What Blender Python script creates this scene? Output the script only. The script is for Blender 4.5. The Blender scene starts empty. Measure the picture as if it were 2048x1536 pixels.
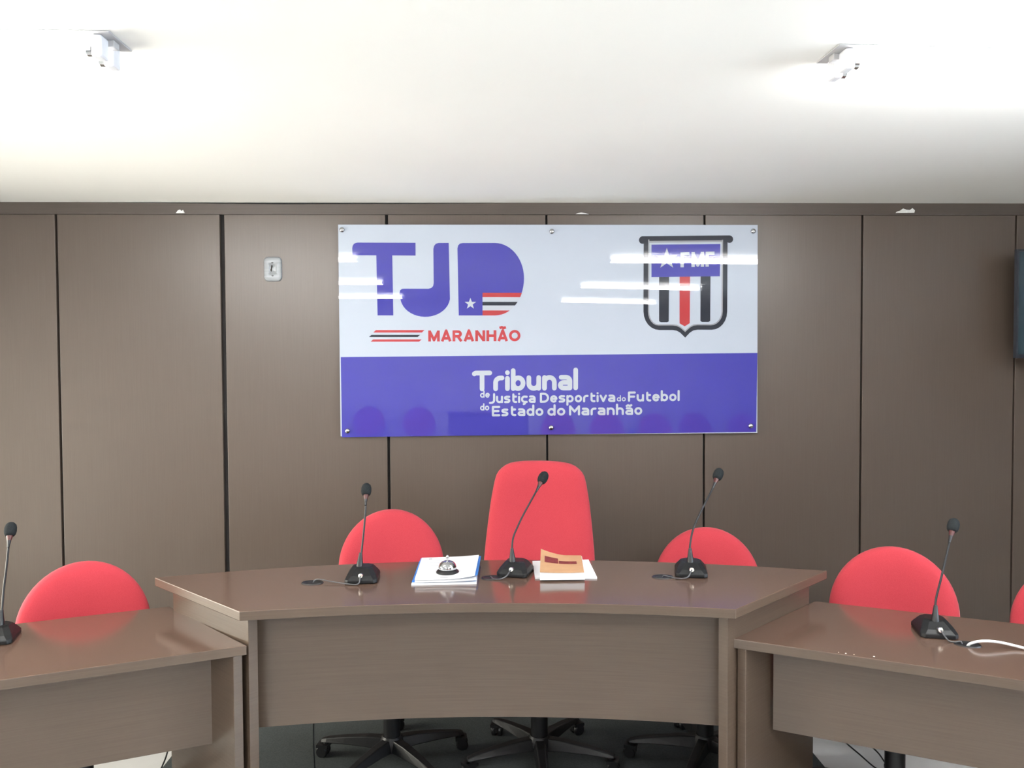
import bpy, bmesh, math, random
from mathutils import Vector, Matrix

random.seed(7)
C = bpy.context.scene.collection
S = bpy.context.scene
R = math.radians
PI = math.pi

# ------------------------------------------------------------------ camera, sky, exposure
cam_d = bpy.data.cameras.new('camera')
cam = bpy.data.objects.new('camera', cam_d)
C.objects.link(cam)
r_ = Vector((0.99942, -0.033679, -0.005089))
u_ = Vector((0.006124, 0.030701, 0.99951))
f_ = Vector((0.033506, 0.998961, -0.030889))
cam.matrix_world = Matrix(((r_.x, u_.x, -f_.x, 0.0), (r_.y, u_.y, -f_.y, 0.0), (r_.z, u_.z, -f_.z, 1.63), (0, 0, 0, 1)))
cam_d.sensor_width = 36.0
cam_d.lens = 1600.0 / 2048.0 * 36.0
cam_d.clip_start = 0.05
S.camera = cam

world = bpy.data.worlds.new('daylight')
S.world = world
world.use_nodes = True
bg = world.node_tree.nodes['Background']
bg.inputs['Color'].default_value = (0.74, 0.87, 1.0, 1)
bg.inputs['Strength'].default_value = 12.5

S.view_settings.view_transform = 'Standard'
S.view_settings.look = 'None'
S.view_settings.gamma = 1.0
S.view_settings.use_curve_mapping = False
S.view_settings.exposure = 1.29
TUBE_POWER = 42.0

# daylight reaches the room through these portals (they emit nothing themselves)
WINDOWS = {'left': (1.5, 3.45, .35, 1.75), 'right': (-.6, 1.7, 1.05, 2.28)}      # y0, y1, z0, z1
for side_, (wy0, wy1, wz0, wz1) in WINDOWS.items():
    pl = bpy.data.lights.new('window_portal', 'AREA')
    pl.shape = 'RECTANGLE'; pl.size = wz1-wz0; pl.size_y = wy1-wy0
    pl.cycles.is_portal = True
    po = bpy.data.objects.new('window_portal', pl)
    C.objects.link(po)
    po.location = (4.25 if side_ == 'right' else -3.45, (wy0+wy1)/2, (wz0+wz1)/2)
    po.rotation_euler = (0, R(90) if side_ == 'right' else R(-90), 0)

# ------------------------------------------------------------------ helpers
def tag(o, label=None, cat=None, group=None, kind=None):
    if label: o['label'] = label
    if cat: o['category'] = cat
    if group: o['group'] = group
    if kind: o['kind'] = kind
    return o

def empty(name, loc, label=None, cat=None, group=None, rotz=0.0):
    o = bpy.data.objects.new(name, None)
    o.empty_display_size = 0.1
    C.objects.link(o)
    o.location = loc
    o.rotation_euler = (0, 0, rotz)
    return tag(o, label, cat, group)

def link(name, bm, mat, parent=None, smooth=None, bevel=None, loc=None, world_space=False, label=None):
    """one mesh object; world_space: coordinates in bm are world ones, parent has no rotation"""
    if world_space and parent is not None:
        off = Vector(parent.location)
        p = parent.parent
        while p is not None:
            off += Vector(p.location); p = p.parent
        bmesh.ops.translate(bm, verts=bm.verts, vec=-off)
    bmesh.ops.recalc_face_normals(bm, faces=bm.faces) if smooth != 'flatprint' else None
    me = bpy.data.meshes.new(name)
    bm.to_mesh(me); bm.free()
    if mat: me.materials.append(mat)
    if smooth and smooth != 'flatprint':
        for p in me.polygons: p.use_smooth = True
        me.set_sharp_from_angle(angle=R(smooth))
    o = bpy.data.objects.new(name, me)
    C.objects.link(o)
    if parent: o.parent = parent
    if loc: o.location = loc
    if bevel:
        m = o.modifiers.new('bevel', 'BEVEL'); m.width = bevel; m.segments = 2; m.limit_method = 'ANGLE'; m.angle_limit = R(40)
    if label: o['label'] = label
    return o

def add_box(bm, x0, x1, y0, y1, z0, z1, m=None):
    vs = [bm.verts.new((x, y, z)) for z in (z0, z1) for x, y in ((x0, y0), (x1, y0), (x1, y1), (x0, y1))]
    for f in ((3, 2, 1, 0), (4, 5, 6, 7), (0, 1, 5, 4), (1, 2, 6, 5), (2, 3, 7, 6), (3, 0, 4, 7)):
        bm.faces.new([vs[i] for i in f])
    if m is not None:
        for v in vs: v.co = m @ v.co
    return vs

def box(*a, **k):
    bm = bmesh.new(); add_box(bm, *a, **k); return bm

def add_prism(bm, poly, z0, z1):
    a = [bm.verts.new((x, y, z0)) for x, y in poly]
    b = [bm.verts.new((x, y, z1)) for x, y in poly]
    n = len(poly)
    bm.faces.new(a[::-1]); bm.faces.new(b)
    for i in range(n):
        bm.faces.new((a[i], a[(i+1) % n], b[(i+1) % n], b[i]))

def prism(poly, z0, z1):
    bm = bmesh.new(); add_prism(bm, poly, z0, z1); return bm

def add_strip(bm, front, back, z0, z1):
    """solid between two polylines of equal length seen from above (curved slabs)"""
    n = len(front)
    q = [[bm.verts.new((p[0], p[1], z)) for p in line] for z in (z0, z1) for line in (front, back)]
    f0, b0, f1, b1 = q
    for i in range(n-1):
        bm.faces.new((f1[i], f1[i+1], b1[i+1], b1[i]))
        bm.faces.new((f0[i], b0[i], b0[i+1], f0[i+1]))
        bm.faces.new((f0[i], f0[i+1], f1[i+1], f1[i]))
        bm.faces.new((b0[i+1], b0[i], b1[i], b1[i+1]))
    bm.faces.new((f0[0], f1[0], b1[0], b0[0]))
    bm.faces.new((f0[-1], b0[-1], b1[-1], f1[-1]))

def catmull(pts, n=6):
    P = [Vector(p) for p in pts]
    P = [2*P[0]-P[1]] + P + [2*P[-1]-P[-2]]
    out = []
    for i in range(1, len(P)-2):
        for k in range(n):
            t = k/n
            a, b, c, d = P[i-1], P[i], P[i+1], P[i+2]
            out.append(0.5*((2*b) + (c-a)*t + (2*a-5*b+4*c-d)*t*t + (3*b-a-3*c+d)*t**3))
    out.append(P[-2])
    return out

def add_tube(bm, pts, rad, seg=10, cap=True):
    pts = [Vector(p) for p in pts]
    rads = rad if isinstance(rad, (list, tuple)) else [rad]*len(pts)
    rings = []
    t0 = (pts[1]-pts[0]).normalized()
    ref = Vector((0, 0, 1)) if abs(t0.z) < 0.9 else Vector((1, 0, 0))
    nrm = t0.cross(ref).normalized()
    for i, p in enumerate(pts):
        if i == 0: t = pts[1]-pts[0]
        elif i == len(pts)-1: t = pts[-1]-pts[-2]
        else: t = pts[i+1]-pts[i-1]
        t.normalize()
        nrm = (nrm - t*nrm.dot(t)).normalized()
        b = t.cross(nrm)
        rings.append([bm.verts.new(p + rads[i]*(nrm*math.cos(2*PI*k/seg) + b*math.sin(2*PI*k/seg))) for k in range(seg)])
    for a, b in zip(rings, rings[1:]):
        for k in range(seg):
            bm.faces.new((a[k], a[(k+1) % seg], b[(k+1) % seg], b[k]))
    if cap:
        bm.faces.new(rings[0][::-1]); bm.faces.new(rings[-1])

def tube(pts, rad, seg=10):
    bm = bmesh.new(); add_tube(bm, pts, rad, seg); return bm

def add_lathe(bm, prof, seg=24, m=None):
    """prof: (r, z) from one axis end to the other; revolved about z"""
    rings = []
    for r, z in prof:
        if r < 1e-6: rings.append([bm.verts.new((0, 0, z))])
        else: rings.append([bm.verts.new((r*math.cos(2*PI*k/seg), r*math.sin(2*PI*k/seg), z)) for k in range(seg)])
    for a, b in zip(rings, rings[1:]):
        for k in range(seg):
            k2 = (k+1) % seg
            if len(a) == 1 and len(b) == 1: continue
            if len(a) == 1: bm.faces.new((a[0], b[k], b[k2]))
            elif len(b) == 1: bm.faces.new((a[k], b[0], a[k2]))
            else: bm.faces.new((a[k], a[k2], b[k2], b[k]))
    if len(rings[0]) > 1: bm.faces.new(rings[0][::-1])
    if len(rings[-1]) > 1: bm.faces.new(rings[-1])
    if m is not None:
        for ring in rings:
            for v in ring: v.co = m @ v.co

def lathe(prof, seg=24, m=None):
    bm = bmesh.new(); add_lathe(bm, prof, seg, m); return bm

def pillow(outline, prof, place):
    """cushion: rings of a closed outline (u,w) scaled about its middle by s at depth d; place maps (u,w,d) to a point"""
    bm = bmesh.new()
    cu = sum(p[0] for p in outline)/len(outline); cw = sum(p[1] for p in outline)/len(outline)
    n = len(outline); rings = []
    for s, d in prof:
        if s == 0: rings.append([bm.verts.new(place(cu, cw, d))])
        else: rings.append([bm.verts.new(place(cu+s*(u-cu), cw+s*(w-cw), d)) for u, w in outline])
    for a, b in zip(rings, rings[1:]):
        for k in range(n):
            k2 = (k+1) % n
            if len(a) == 1: bm.faces.new((a[0], b[k], b[k2]))
            elif len(b) == 1: bm.faces.new((a[k], b[0], a[k2]))
            else: bm.faces.new((a[k], a[k2], b[k2], b[k]))
    return bm

def copy_tree(o, parent=None):
    c = o.copy(); C.objects.link(c)
    if parent: c.parent = parent
    for ch in list(o.children): copy_tree(ch, c)
    return c

# ------------------------------------------------------------------ materials
def pbsdf(name, col, rough=0.5, metal=0.0, spec=0.5, **kw):
    m = bpy.data.materials.new(name); m.use_nodes = True
    b = m.node_tree.nodes['Principled BSDF']
    b.inputs['Base Color'].default_value = (*col, 1)
    b.inputs['Roughness'].default_value = rough
    b.inputs['Metallic'].default_value = metal
    b.inputs['Specular IOR Level'].default_value = spec
    for k, v in kw.items(): b.inputs[k.replace('_', ' ')].default_value = v
    return m

def noise_col(m, c1, c2, scale=(1, 1, 1), nscale=8.0, detail=4.0, bump=0.0, rough=None, obj_coords=True):
    """procedural variation of the base colour between c1 and c2, with optional bump"""
    nt = m.node_tree; b = nt.nodes['Principled BSDF']
    tc = nt.nodes.new('ShaderNodeTexCoord'); mp = nt.nodes.new('ShaderNodeMapping')
    mp.inputs['Scale'].default_value = scale
    nt.links.new(tc.outputs['Object'], mp.inputs['Vector'])
    nz = nt.nodes.new('ShaderNodeTexNoise'); nz.inputs['Scale'].default_value = nscale; nz.inputs['Detail'].default_value = detail
    nt.links.new(mp.outputs['Vector'], nz.inputs['Vector'])
    rp = nt.nodes.new('ShaderNodeValToRGB')
    rp.color_ramp.elements[0].position = 0.3; rp.color_ramp.elements[1].position = 0.7
    rp.color_ramp.elements[0].color = (*c1, 1); rp.color_ramp.elements[1].color = (*c2, 1)
    nt.links.new(nz.outputs['Fac'], rp.inputs['Fac'])
    nt.links.new(rp.outputs['Color'], b.inputs['Base Color'])
    if bump:
        bp = nt.nodes.new('ShaderNodeBump'); bp.inputs['Strength'].default_value = bump; bp.inputs['Distance'].default_value = 0.002
        nt.links.new(nz.outputs['Fac'], bp.inputs['Height'])
        nt.links.new(bp.outputs['Normal'], b.inputs['Normal'])
    return m

M = {}
M['wall_panel'] = noise_col(pbsdf('wall_laminate', (.1, .08, .06), .36, spec=.6), (.078, .057, .044), (.086, .064, .050), (90, 90, 1.6), 3.0, 5.0, 0.01)
M['desk'] = noise_col(pbsdf('desk_laminate', (.1, .08, .06), .27), (.082, .057, .040), (.091, .064, .046), (1.6, 1.6, 90), 3.0, 5.0, 0.01)
M['desk_top'] = noise_col(pbsdf('desk_top_laminate', (.1, .08, .06), .15, spec=.6), (.108, .065, .047), (.116, .071, .052), (1, 1, 1), 2.0, 3.0, 0.0)
M['groove'] = pbsdf('groove_dark', (.012, .009, .008), .7)
M['trim'] = noise_col(pbsdf('trim_laminate', (.1, .08, .06), .38, spec=.6), (.066, .050, .040), (.076, .058, .047), (1.5, 60, 60), 3.0)
M['plaster'] = noise_col(pbsdf('plaster_chip', (.7, .7, .68), .9), (.6, .6, .58), (.8, .8, .78), (1, 1, 1), 60.0)
M['ceiling'] = noise_col(pbsdf('ceiling_paint', (.8, .8, .78), .85), (.78, .785, .755), (.81, .815, .785), (1, 1, 1), 1.2)
M['white_wall'] = noise_col(pbsdf('wall_paint', (.75, .75, .73), .7), (.78, .78, .77), (.82, .82, .81), (1, 1, 1), 2.0)
M['floor'] = noise_col(pbsdf('floor_tile', (.55, .55, .54), .25), (.62, .62, .61), (.70, .70, .69), (1, 1, 1), 3.0, 6.0)
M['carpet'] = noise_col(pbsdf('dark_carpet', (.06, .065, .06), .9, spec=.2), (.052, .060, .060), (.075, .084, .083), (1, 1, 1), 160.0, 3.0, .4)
M['red'] = noise_col(pbsdf('red_fabric', (.8, .03, .045), .85, spec=.25, Sheen_Weight=.12, Sheen_Roughness=.5), (.395, .032, .045), (.445, .041, .056), (1, 1, 1), 420.0, 2.0, 0.25)
M['black'] = noise_col(pbsdf('black_plastic', (.02, .02, .022), .42), (.006, .0065, .0075), (.010, .0105, .012), (1, 1, 1), 200.0, 2.0, 0.03)
M['mic_black'] = noise_col(pbsdf('mic_black', (.02, .02, .022), .45, spec=.35), (.005, .0055, .006), (.009, .0095, .0105), (1, 1, 1), 260.0, 2.0, 0.03)
M['foam'] = noise_col(pbsdf('foam', (.03, .034, .036), .95, spec=.2), (.010, .012, .0135), (.020, .0235, .025), (1, 1, 1), 500.0, 2.0, 0.6)
M['mic_ring'] = noise_col(pbsdf('mic_ring_red', (.3, .04, .03), .35), (.055, .011, .010), (.085, .018, .015), (1, 1, 1), 90.0)
M['chrome'] = noise_col(pbsdf('chrome', (.85, .85, .86), .08, 1.0), (.50, .50, .51), (.58, .58, .59), (1, 1, 1), 40.0)
M['brass_plug'] = noise_col(pbsdf('nickel_plug', (.85, .82, .75), .15, 1.0), (.80, .77, .70), (.92, .90, .84), (1, 1, 1), 60.0)
M['grey_cable'] = noise_col(pbsdf('grey_cable', (.16, .16, .17), .4), (.06, .06, .065), (.10, .10, .105), (1, 1, 1), 80.0)
M['white_cable'] = noise_col(pbsdf('white_cable', (.85, .85, .85), .4), (.80, .80, .80), (.90, .90, .90), (1, 1, 1), 50.0)
M['paper'] = noise_col(pbsdf('paper', (.85, .86, .88), .75), (.83, .84, .86), (.88, .885, .90), (1, 1, 1), 12.0)
M['blue_folder'] = noise_col(pbsdf('blue_folder', (.03, .2, .62), .45), (.025, .17, .56), (.04, .24, .68), (1, 1, 1), 20.0)
M['print'] = noise_col(pbsdf('grey_print', (.45, .45, .48), .8), (.40, .40, .44), (.55, .55, .58), (1, 1, 1), 200.0)
M['tan'] = noise_col(pbsdf('tan_cover', (.50, .30, .15), .5), (.46, .27, .135), (.55, .335, .175), (1, 1, 1), 14.0)
M['maroon'] = noise_col(pbsdf('maroon_print', (.16, .022, .022), .5), (.12, .016, .016), (.22, .035, .032), (1, 1, 1), 90.0)
M['metal_plate'] = noise_col(pbsdf('silver_plate', (.62, .64, .66), .4, .3), (.20, .21, .222), (.26, .273, .287), (1, 1, 30), 8.0)
M['fixture'] = noise_col(pbsdf('fixture_enamel', (.82, .82, .82), .4), (.40, .40, .405), (.45, .45, .455), (1, 1, 1), 10.0)
M['holder'] = noise_col(pbsdf('lamp_holder', (.7, .71, .74), .5), (.64, .65, .69), (.74, .75, .78), (1, 1, 1), 30.0)
M['tv_case'] = noise_col(pbsdf('tv_case', (.02, .022, .03), .35), (.016, .018, .026), (.026, .030, .040), (1, 1, 1), 40.0)
M['tv_screen'] = noise_col(pbsdf('tv_screen', (.012, .016, .02), .22), (.022, .042, .053), (.027, .049, .060), (1, 1, 1), 2.0)  # teal of the mirrored daylight is mixed into the base colour
M['frame_alu'] = noise_col(pbsdf('window_aluminium', (.6, .6, .62), .35, .8), (.55, .55, .57), (.66, .66, .68), (1, 1, 1), 20.0)

tube_m = bpy.data.materials.new('lit_tube'); tube_m.use_nodes = True
b_ = tube_m.node_tree.nodes['Principled BSDF']
b_.inputs['Base Color'].default_value = (.9, .9, .9, 1)
b_.inputs['Emission Color'].default_value = (1.0, .99, .975, 1)
b_.inputs['Emission Strength'].default_value = TUBE_POWER
M['tube'] = tube_m

glass = bpy.data.materials.new('window_glass'); glass.use_nodes = True
nt = glass.node_tree
for n in list(nt.nodes):
    if n.type == 'BSDF_PRINCIPLED': nt.nodes.remove(n)
tr = nt.nodes.new('ShaderNodeBsdfTransparent'); gl = nt.nodes.new('ShaderNodeBsdfGlossy'); gl.inputs['Roughness'].default_value = 0.02
fr = nt.nodes.new('ShaderNodeFresnel'); mx = nt.nodes.new('ShaderNodeMixShader')
nt.links.new(fr.outputs[0], mx.inputs[0]); nt.links.new(tr.outputs[0], mx.inputs[1]); nt.links.new(gl.outputs[0], mx.inputs[2])
nt.links.new(mx.outputs[0], nt.nodes['Material Output'].inputs['Surface'])
M['glass'] = glass
glass_w = glass.copy(); glass_w.name = 'warming_window_glass'          # left panes, tint added to warm the incoming daylight
for n in glass_w.node_tree.nodes:
    if n.type == 'BSDF_TRANSPARENT': n.inputs['Color'].default_value = (1.0, .905, .785, 1)
M['glass_warm'] = glass_w

def acrylic(name, c):
    return noise_col(pbsdf('acrylic_'+name, c, .0, spec=.7), tuple(x*.985 for x in c), tuple(min(1, x*1.015) for x in c), (1, 1, 1), 3.0)
M['a_white'] = acrylic('white', (.385, .425, .49))
M['a_blue'] = acrylic('blue', (.043, .040, .275))
M['a_red'] = acrylic('red', (.36, .035, .04))
M['a_black'] = acrylic('black', (.018, .021, .031))
M['a_letter'] = acrylic('letter_white', (.38, .405, .455))
M['a_grey'] = acrylic('grey', (.24, .245, .265))

# ------------------------------------------------------------------ room shell
W = 3.8366          # face of the panelled wall
ZC = 2.376          # ceiling height
XL, XR, YB = -3.4, 4.2, -3.75

floor = tag(link('floor', box(XL-.1, XR+.1, YB-.1, W+.12, -.1, 0), M['floor']), kind='structure')
ceil = tag(link('ceiling', box(XL-.1, XR+.1, YB-.1, W+.12, ZC, ZC+.1), M['ceiling']), kind='structure')

wall = tag(link('wall_front', box(XL-.1, XR+.1, W+.02, W+.12, 0, ZC), M['groove']), kind='structure')
seams = [-2.77, -2.004, -1.236, -.463, .297, 1.059, 1.831, 2.592, 3.36]
gaps = [.012, .012, .022, .014, .010, .010, .010, .009, .010]
edges = [XL] + seams + [XR]
hg = [0] + [g/2 for g in gaps] + [0]
for i in range(len(edges)-1):
    bm = box(edges[i]+hg[i], edges[i+1]-hg[i+1], W, W+.02, 0.0, 2.3185)
    link('panel', bm, M['wall_panel'], wall, bevel=.0015)

bm = bmesh.new()
prof_ = [(XL, 2.3195), (XR, 2.3195), (XR, ZC), (.25, ZC), (-.35, ZC-.006), (-.95, ZC-.009), (-1.75, ZC-.002), (-1.9, ZC), (XL, ZC)]
fa = [bm.verts.new((x, W-.001, z)) for x, z in prof_]; fb = [bm.verts.new((x, W+.02, z)) for x, z in prof_]
bm.faces.new(fa); bm.faces.new(fb[::-1])
for i in range(len(prof_)): bm.faces.new((fa[i], fb[i], fb[(i+1) % len(prof_)], fa[(i+1) % len(prof_)]))
tr1 = tag(link('trim_1', bm, M['trim']), kind='structure')

def chip(poly, y):
    bm = bmesh.new()
    a = [bm.verts.new((x, y-.004, z)) for x, z in poly]; b = [bm.verts.new((x, y, z)) for x, z in poly]
    n = len(poly)
    bm.faces.new(a); bm.faces.new(b[::-1])
    for i in range(n): bm.faces.new((a[i], b[i], b[(i+1) % n], a[(i+1) % n]))
    return bm
yt = W-.001
for poly in ([(-1.447, 2.325), (-1.407, 2.325), (-1.414, 2.339), (-1.422, 2.334), (-1.428, 2.341), (-1.438, 2.337)],
             [(.437, 2.322), (.50, 2.3215), (.482, 2.3265), (.464, 2.329), (.447, 2.3265)],
             [(1.992, 2.329), (2.083, 2.330), (2.086, 2.341), (2.074, 2.3515), (2.062, 2.343), (2.045, 2.344), (2.028, 2.350), (2.012, 2.339), (1.999, 2.336)]):
    link('plaster_chip', chip(poly, yt), M['plaster'], tr1)

tag(link('wall_rear', box(XL-.1, XR+.1, YB-.1, YB, 0, ZC), M['white_wall']), kind='structure')
# side walls with a window each
for n_, (side, xa, xb, xf) in enumerate((('left', XL-.1, XL, XL-.05), ('right', XR, XR+.1, XR+.05))):
    y0, y1, z0, z1 = WINDOWS[side]
    bm = bmesh.new()
    add_box(bm, xa, xb, YB, y0, 0, ZC); add_box(bm, xa, xb, y1, W+.02, 0, ZC)
    add_box(bm, xa, xb, y0, y1, 0, z0); add_box(bm, xa, xb, y0, y1, z1, ZC)
    tag(link('wall_'+side, bm, M['white_wall'] if side == 'left' else M['wall_panel']), kind='structure')
    win = tag(empty('window_%d' % (n_+1), (xf, (y0+y1)/2, z0)), kind='structure')
    fw = .04; ym = (y0+y1)/2
    bm = bmesh.new()
    for a0, a1, c0, c1 in ((y0, y1, z0, z0+fw), (y0, y1, z1-fw, z1), (y0, y0+fw, z0+fw, z1-fw), (y1-fw, y1, z0+fw, z1-fw), (ym-.02, ym+.02, z0+fw, z1-fw)):
        add_box(bm, xf-.03, xf+.03, a0, a1, c0, c1)
    link('window_frame', bm, M['frame_alu'], win, world_space=True)
    for a0, a1 in ((y0+fw, ym-.02), (ym+.02, y1-fw)):
        link('pane', box(xf-.002, xf+.002, a0, a1, z0+fw, z1-fw), M['glass_warm' if side == 'left' else 'glass'], win, world_space=True)

# ------------------------------------------------------------------ ceiling lights
def fixture(name, x0, x1, yc, label, rotz=0.0):
    xc = (x0+x1)/2; L = (x1-x0)/2
    t = empty(name, (xc, yc, ZC), label, 'light', 'twin tube ceiling lights', rotz)
    bm = bmesh.new()      # thin enamel tray with a raised spine
    add_box(bm, -L, L, -.060, .060, -.004, 0)
    add_box(bm, -L+.01, L-.01, -.014, .014, -.020, -.004)
    link('housing', bm, M['fixture'], t, bevel=.002)
    for sx in (-1, 1):
        for sy in (-1, 1):
            bm = bmesh.new()
            add_prism(bm, [(-.012, -.02), (.012, -.02), (.012, .02), (-.012, .02)], -.054, -.004)
            h = link('lamp_holder', bm, M['holder'], t, bevel=.005, loc=(sx*(L-.035), sy*.030, 0))
    for sy in (-1, 1):
        m = Matrix.Translation((-(L-.05), sy*.030, -.036)) @ Matrix.Rotation(R(90), 4, 'Y')
        n = 2*(L-.05)
        tb = link('tube', lathe([(0, 0.012), (.0128, .012), (.0128, n-.012), (0, n-.012)], 14, m), M['tube'], t, smooth=40)
        for a, b in ((0, .012), (n-.012, n)):
            link('end_cap', lathe([(0, a), (.0134, a), (.0134, b), (0, b)], 14, m), M['chrome'], tb, smooth=40)
    return t
fixture('ceiling_light', -2.10, -.842, 1.915, 'twin tube ceiling light at upper left of the photo')
fixture('ceiling_light', .842, 2.10, 1.985, 'twin tube ceiling light at upper right of the photo', R(2.5))
fixture('ceiling_light', -2.12, -.88, .19, 'twin tube ceiling light overhead left, mirrored as middle line in the sign')
fixture('ceiling_light', .86, 2.12, .02, 'twin tube ceiling light overhead right, mirrored as middle line in the sign', R(-2))
fixture('ceiling_light', -2.11, -.87, -1.5, 'twin tube ceiling light behind camera on left, mirrored lowest in the sign')
fixture('ceiling_light', .85, 2.09, -1.8, 'twin tube ceiling light behind camera on right, mirrored lowest in the sign', R(-2))

# ------------------------------------------------------------------ the sign
SX, SZ, SY = .3121, 1.7685, W-.02           # centre, front face
sign = empty('wall_sign', (SX, SY, SZ), 'large white and blue acrylic sign screwed to the panelled wall', 'sign')
TWIST = .0020        # the thin sheet is slightly twisted, as the bent lines mirrored in it show
def twist(bm):
    for v in bm.verts: v.co.y += TWIST*(v.co.x+1)**2*v.co.z
    return bm
bm = bmesh.new()
nx_, nz_ = 40, 20
fr_v = [[bm.verts.new((-1+2*i/nx_, 0, -.5+j/nz_)) for i in range(nx_+1)] for j in range(nz_+1)]
bk_v = [[bm.verts.new((-1+2*i/nx_, .008, -.5+j/nz_)) for i in range(nx_+1)] for j in range(nz_+1)]
for j in range(nz_):
    for i in range(nx_):
        bm.faces.new((fr_v[j][i], fr_v[j][i+1], fr_v[j+1][i+1], fr_v[j+1][i]))
        bm.faces.new((bk_v[j][i], bk_v[j+1][i], bk_v[j+1][i+1], bk_v[j][i+1]))
for i in range(nx_):
    bm.faces.new((fr_v[0][i], bk_v[0][i], bk_v[0][i+1], fr_v[0][i+1])); bm.faces.new((fr_v[nz_][i+1], bk_v[nz_][i+1], bk_v[nz_][i], fr_v[nz_][i]))
for j in range(nz_):
    bm.faces.new((fr_v[j+1][0], bk_v[j+1][0], bk_v[j][0], fr_v[j][0])); bm.faces.new((fr_v[j][nx_], bk_v[j][nx_], bk_v[j+1][nx_], fr_v[j+1][nx_]))
link('board', twist(bm), M['a_white'], sign, smooth=40)

def art(x, y):
    """artwork units of the print to metres from the middle of the board"""
    return (2.39167e-3*x - 9.203e-6*y - 1.617316 - 1.0, -9.0793e-6*x - 2.382605e-3*y + 2.080698 - .5)

class Print:
    def __init__(self, layer): self.bm = bmesh.new(); self.y = -.0006*layer
    def poly(self, pts, artu=True):
        p = [art(*q) for q in pts] if artu else pts
        vs = [self.bm.verts.new((x, self.y, z)) for x, z in p]
        self.y -= 2e-6          # ink lies over ink, never in exactly one plane
        f = self.bm.faces.new(vs)
        f.normal_update()
        if f.normal.y > 0: f.normal_flip()
        return f
    def quad_line(self, a, b, w):
        d = (Vector(b)-Vector(a)); L = d.length
        if L < 1e-9: return
        n = Vector((-d.y, d.x))/L*w/2
        a = Vector(a); b = Vector(b)
        self.poly([a+n, b+n, b-n, a-n])
    def disc(self, c, r, n=14):
        self.poly([(c[0]+r*math.cos(2*PI*k/n), c[1]+r*math.sin(2*PI*k/n)) for k in range(n)])
    def stroke(self, pts, w, round_ends=True):
        for a, b in zip(pts, pts[1:]): self.quad_line(a, b, w)
        inner = pts if round_ends else pts[1:-1]
        for p in inner: self.disc(p, w/2)
    def done(self, name, mat, label=None):
        bmesh.ops.triangulate(self.bm, faces=[f for f in self.bm.faces if len(f.verts) > 4])
        return link(name, twist(self.bm), mat, sign, smooth='flatprint', label=label)

def arc(cx, cy, rx, ry, a0, a1, n=10):
    return [(cx+rx*math.cos(R(a0+(a1-a0)*k/n)), cy+ry*math.sin(R(a0+(a1-a0)*k/n))) for k in range(n+1)]

# letters as centre lines; cap height 1, baseline 0
ring = arc(.23, .37, .23, .27, 0, 360, 20)
a2 = [[(.05, .64), (.27, .64)] + arc(.27, .45, .19, .19, 90, 0, 6) + [(.46, .1)], [(.46, .1), (.16, .1)] + arc(.16, .24, .15, .14, -90, -270, 8)[1:] + [(.46, .38)]]
GL = {
 'T': ([[(0, .86), (.06, .9), (.72, .9)], [(.36, .9), (.36, .1)]], .72),
 'r': ([[(0, .1), (0, .42)] + arc(.22, .42, .22, .22, 180, 90, 6) + [(.30, .64)]], .28),
 'i': ([[(0, .1), (0, .62)], [(0, .90), (0, .905)]], 0),
 'b': ([[(0, .1), (0, 1.0)], ring], .46),
 'u': ([[(0, .64), (0, .34)] + arc(.23, .34, .23, .24, 180, 360, 10) + [(.46, .64)], [(.46, .34), (.46, .1)]], .46),
 'n': ([[(0, .1), (0, .64)], [(0, .40)] + arc(.23, .40, .23, .24, 180, 0, 10) + [(.46, .1)]], .46),
 'h': ([[(0, .1), (0, 1.0)], [(0, .40)] + arc(.23, .40, .23, .24, 180, 0, 10) + [(.46, .1)]], .46),
 'a': (a2, .46),
 'l': ([[(0, .1), (0, 1.0)]], 0),
 'd': ([[(.46, .1), (.46, 1.0)], ring], .46),
 'e': ([[(0, .38), (.46, .38)] + arc(.23, .37, .23, .27, 4, 310, 18)], .46),
 'J': ([[(.30, .9), (.30, .36)] + arc(.04, .30, .26, .26, 12, -85, 8) + [(-.08, .03)]], .30),
 's': ([[(.40, .63), (.15, .64), (.03, .58), (.02, .48), (.1, .40), (.32, .35), (.41, .28), (.40, .17), (.3, .1), (.02, .1)]], .42),
 't': ([[(.1, .86), (.1, .28)] + arc(.28, .28, .18, .18, 180, 270, 6) + [(.36, .1)], [(.1, .64), (.34, .64)]], .36),
 'c': ([[(.44, .62), (.24, .64)] + arc(.24, .37, .24, .27, 90, 270, 12) + [(.44, .1)]], .44),
 'D': ([[(0, .1), (0, .9), (.26, .9)] + arc(.26, .5, .36, .4, 90, -90, 12) + [(0, .1)]], .62),
 'p': ([[(0, .64), (0, -.22)], ring], .46),
 'o': ([ring], .46),
 'v': ([[(0, .64), (.23, .1), (.46, .64)]], .46),
 'F': ([[(0, .1), (0, .9), (.5, .9)], [(0, .5), (.44, .5)]], .48),
 'E': ([[(.5, .9), (0, .9), (0, .1), (.5, .1)], [(0, .5), (.44, .5)]], .48),
 'M': ([[(0, .1), (0, .88), (.35, .38), (.7, .88), (.7, .1)]], .70),
 ' ': ([], .14),
}
GL['ç'] = (GL['c'][0] + [[(.26, .08), (.28, -.06), (.16, -.12)]], .44)
GL['ã'] = (a2 + [[(.04, .87), (.14, .93), (.28, .87), (.40, .93)]], .46)
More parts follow.
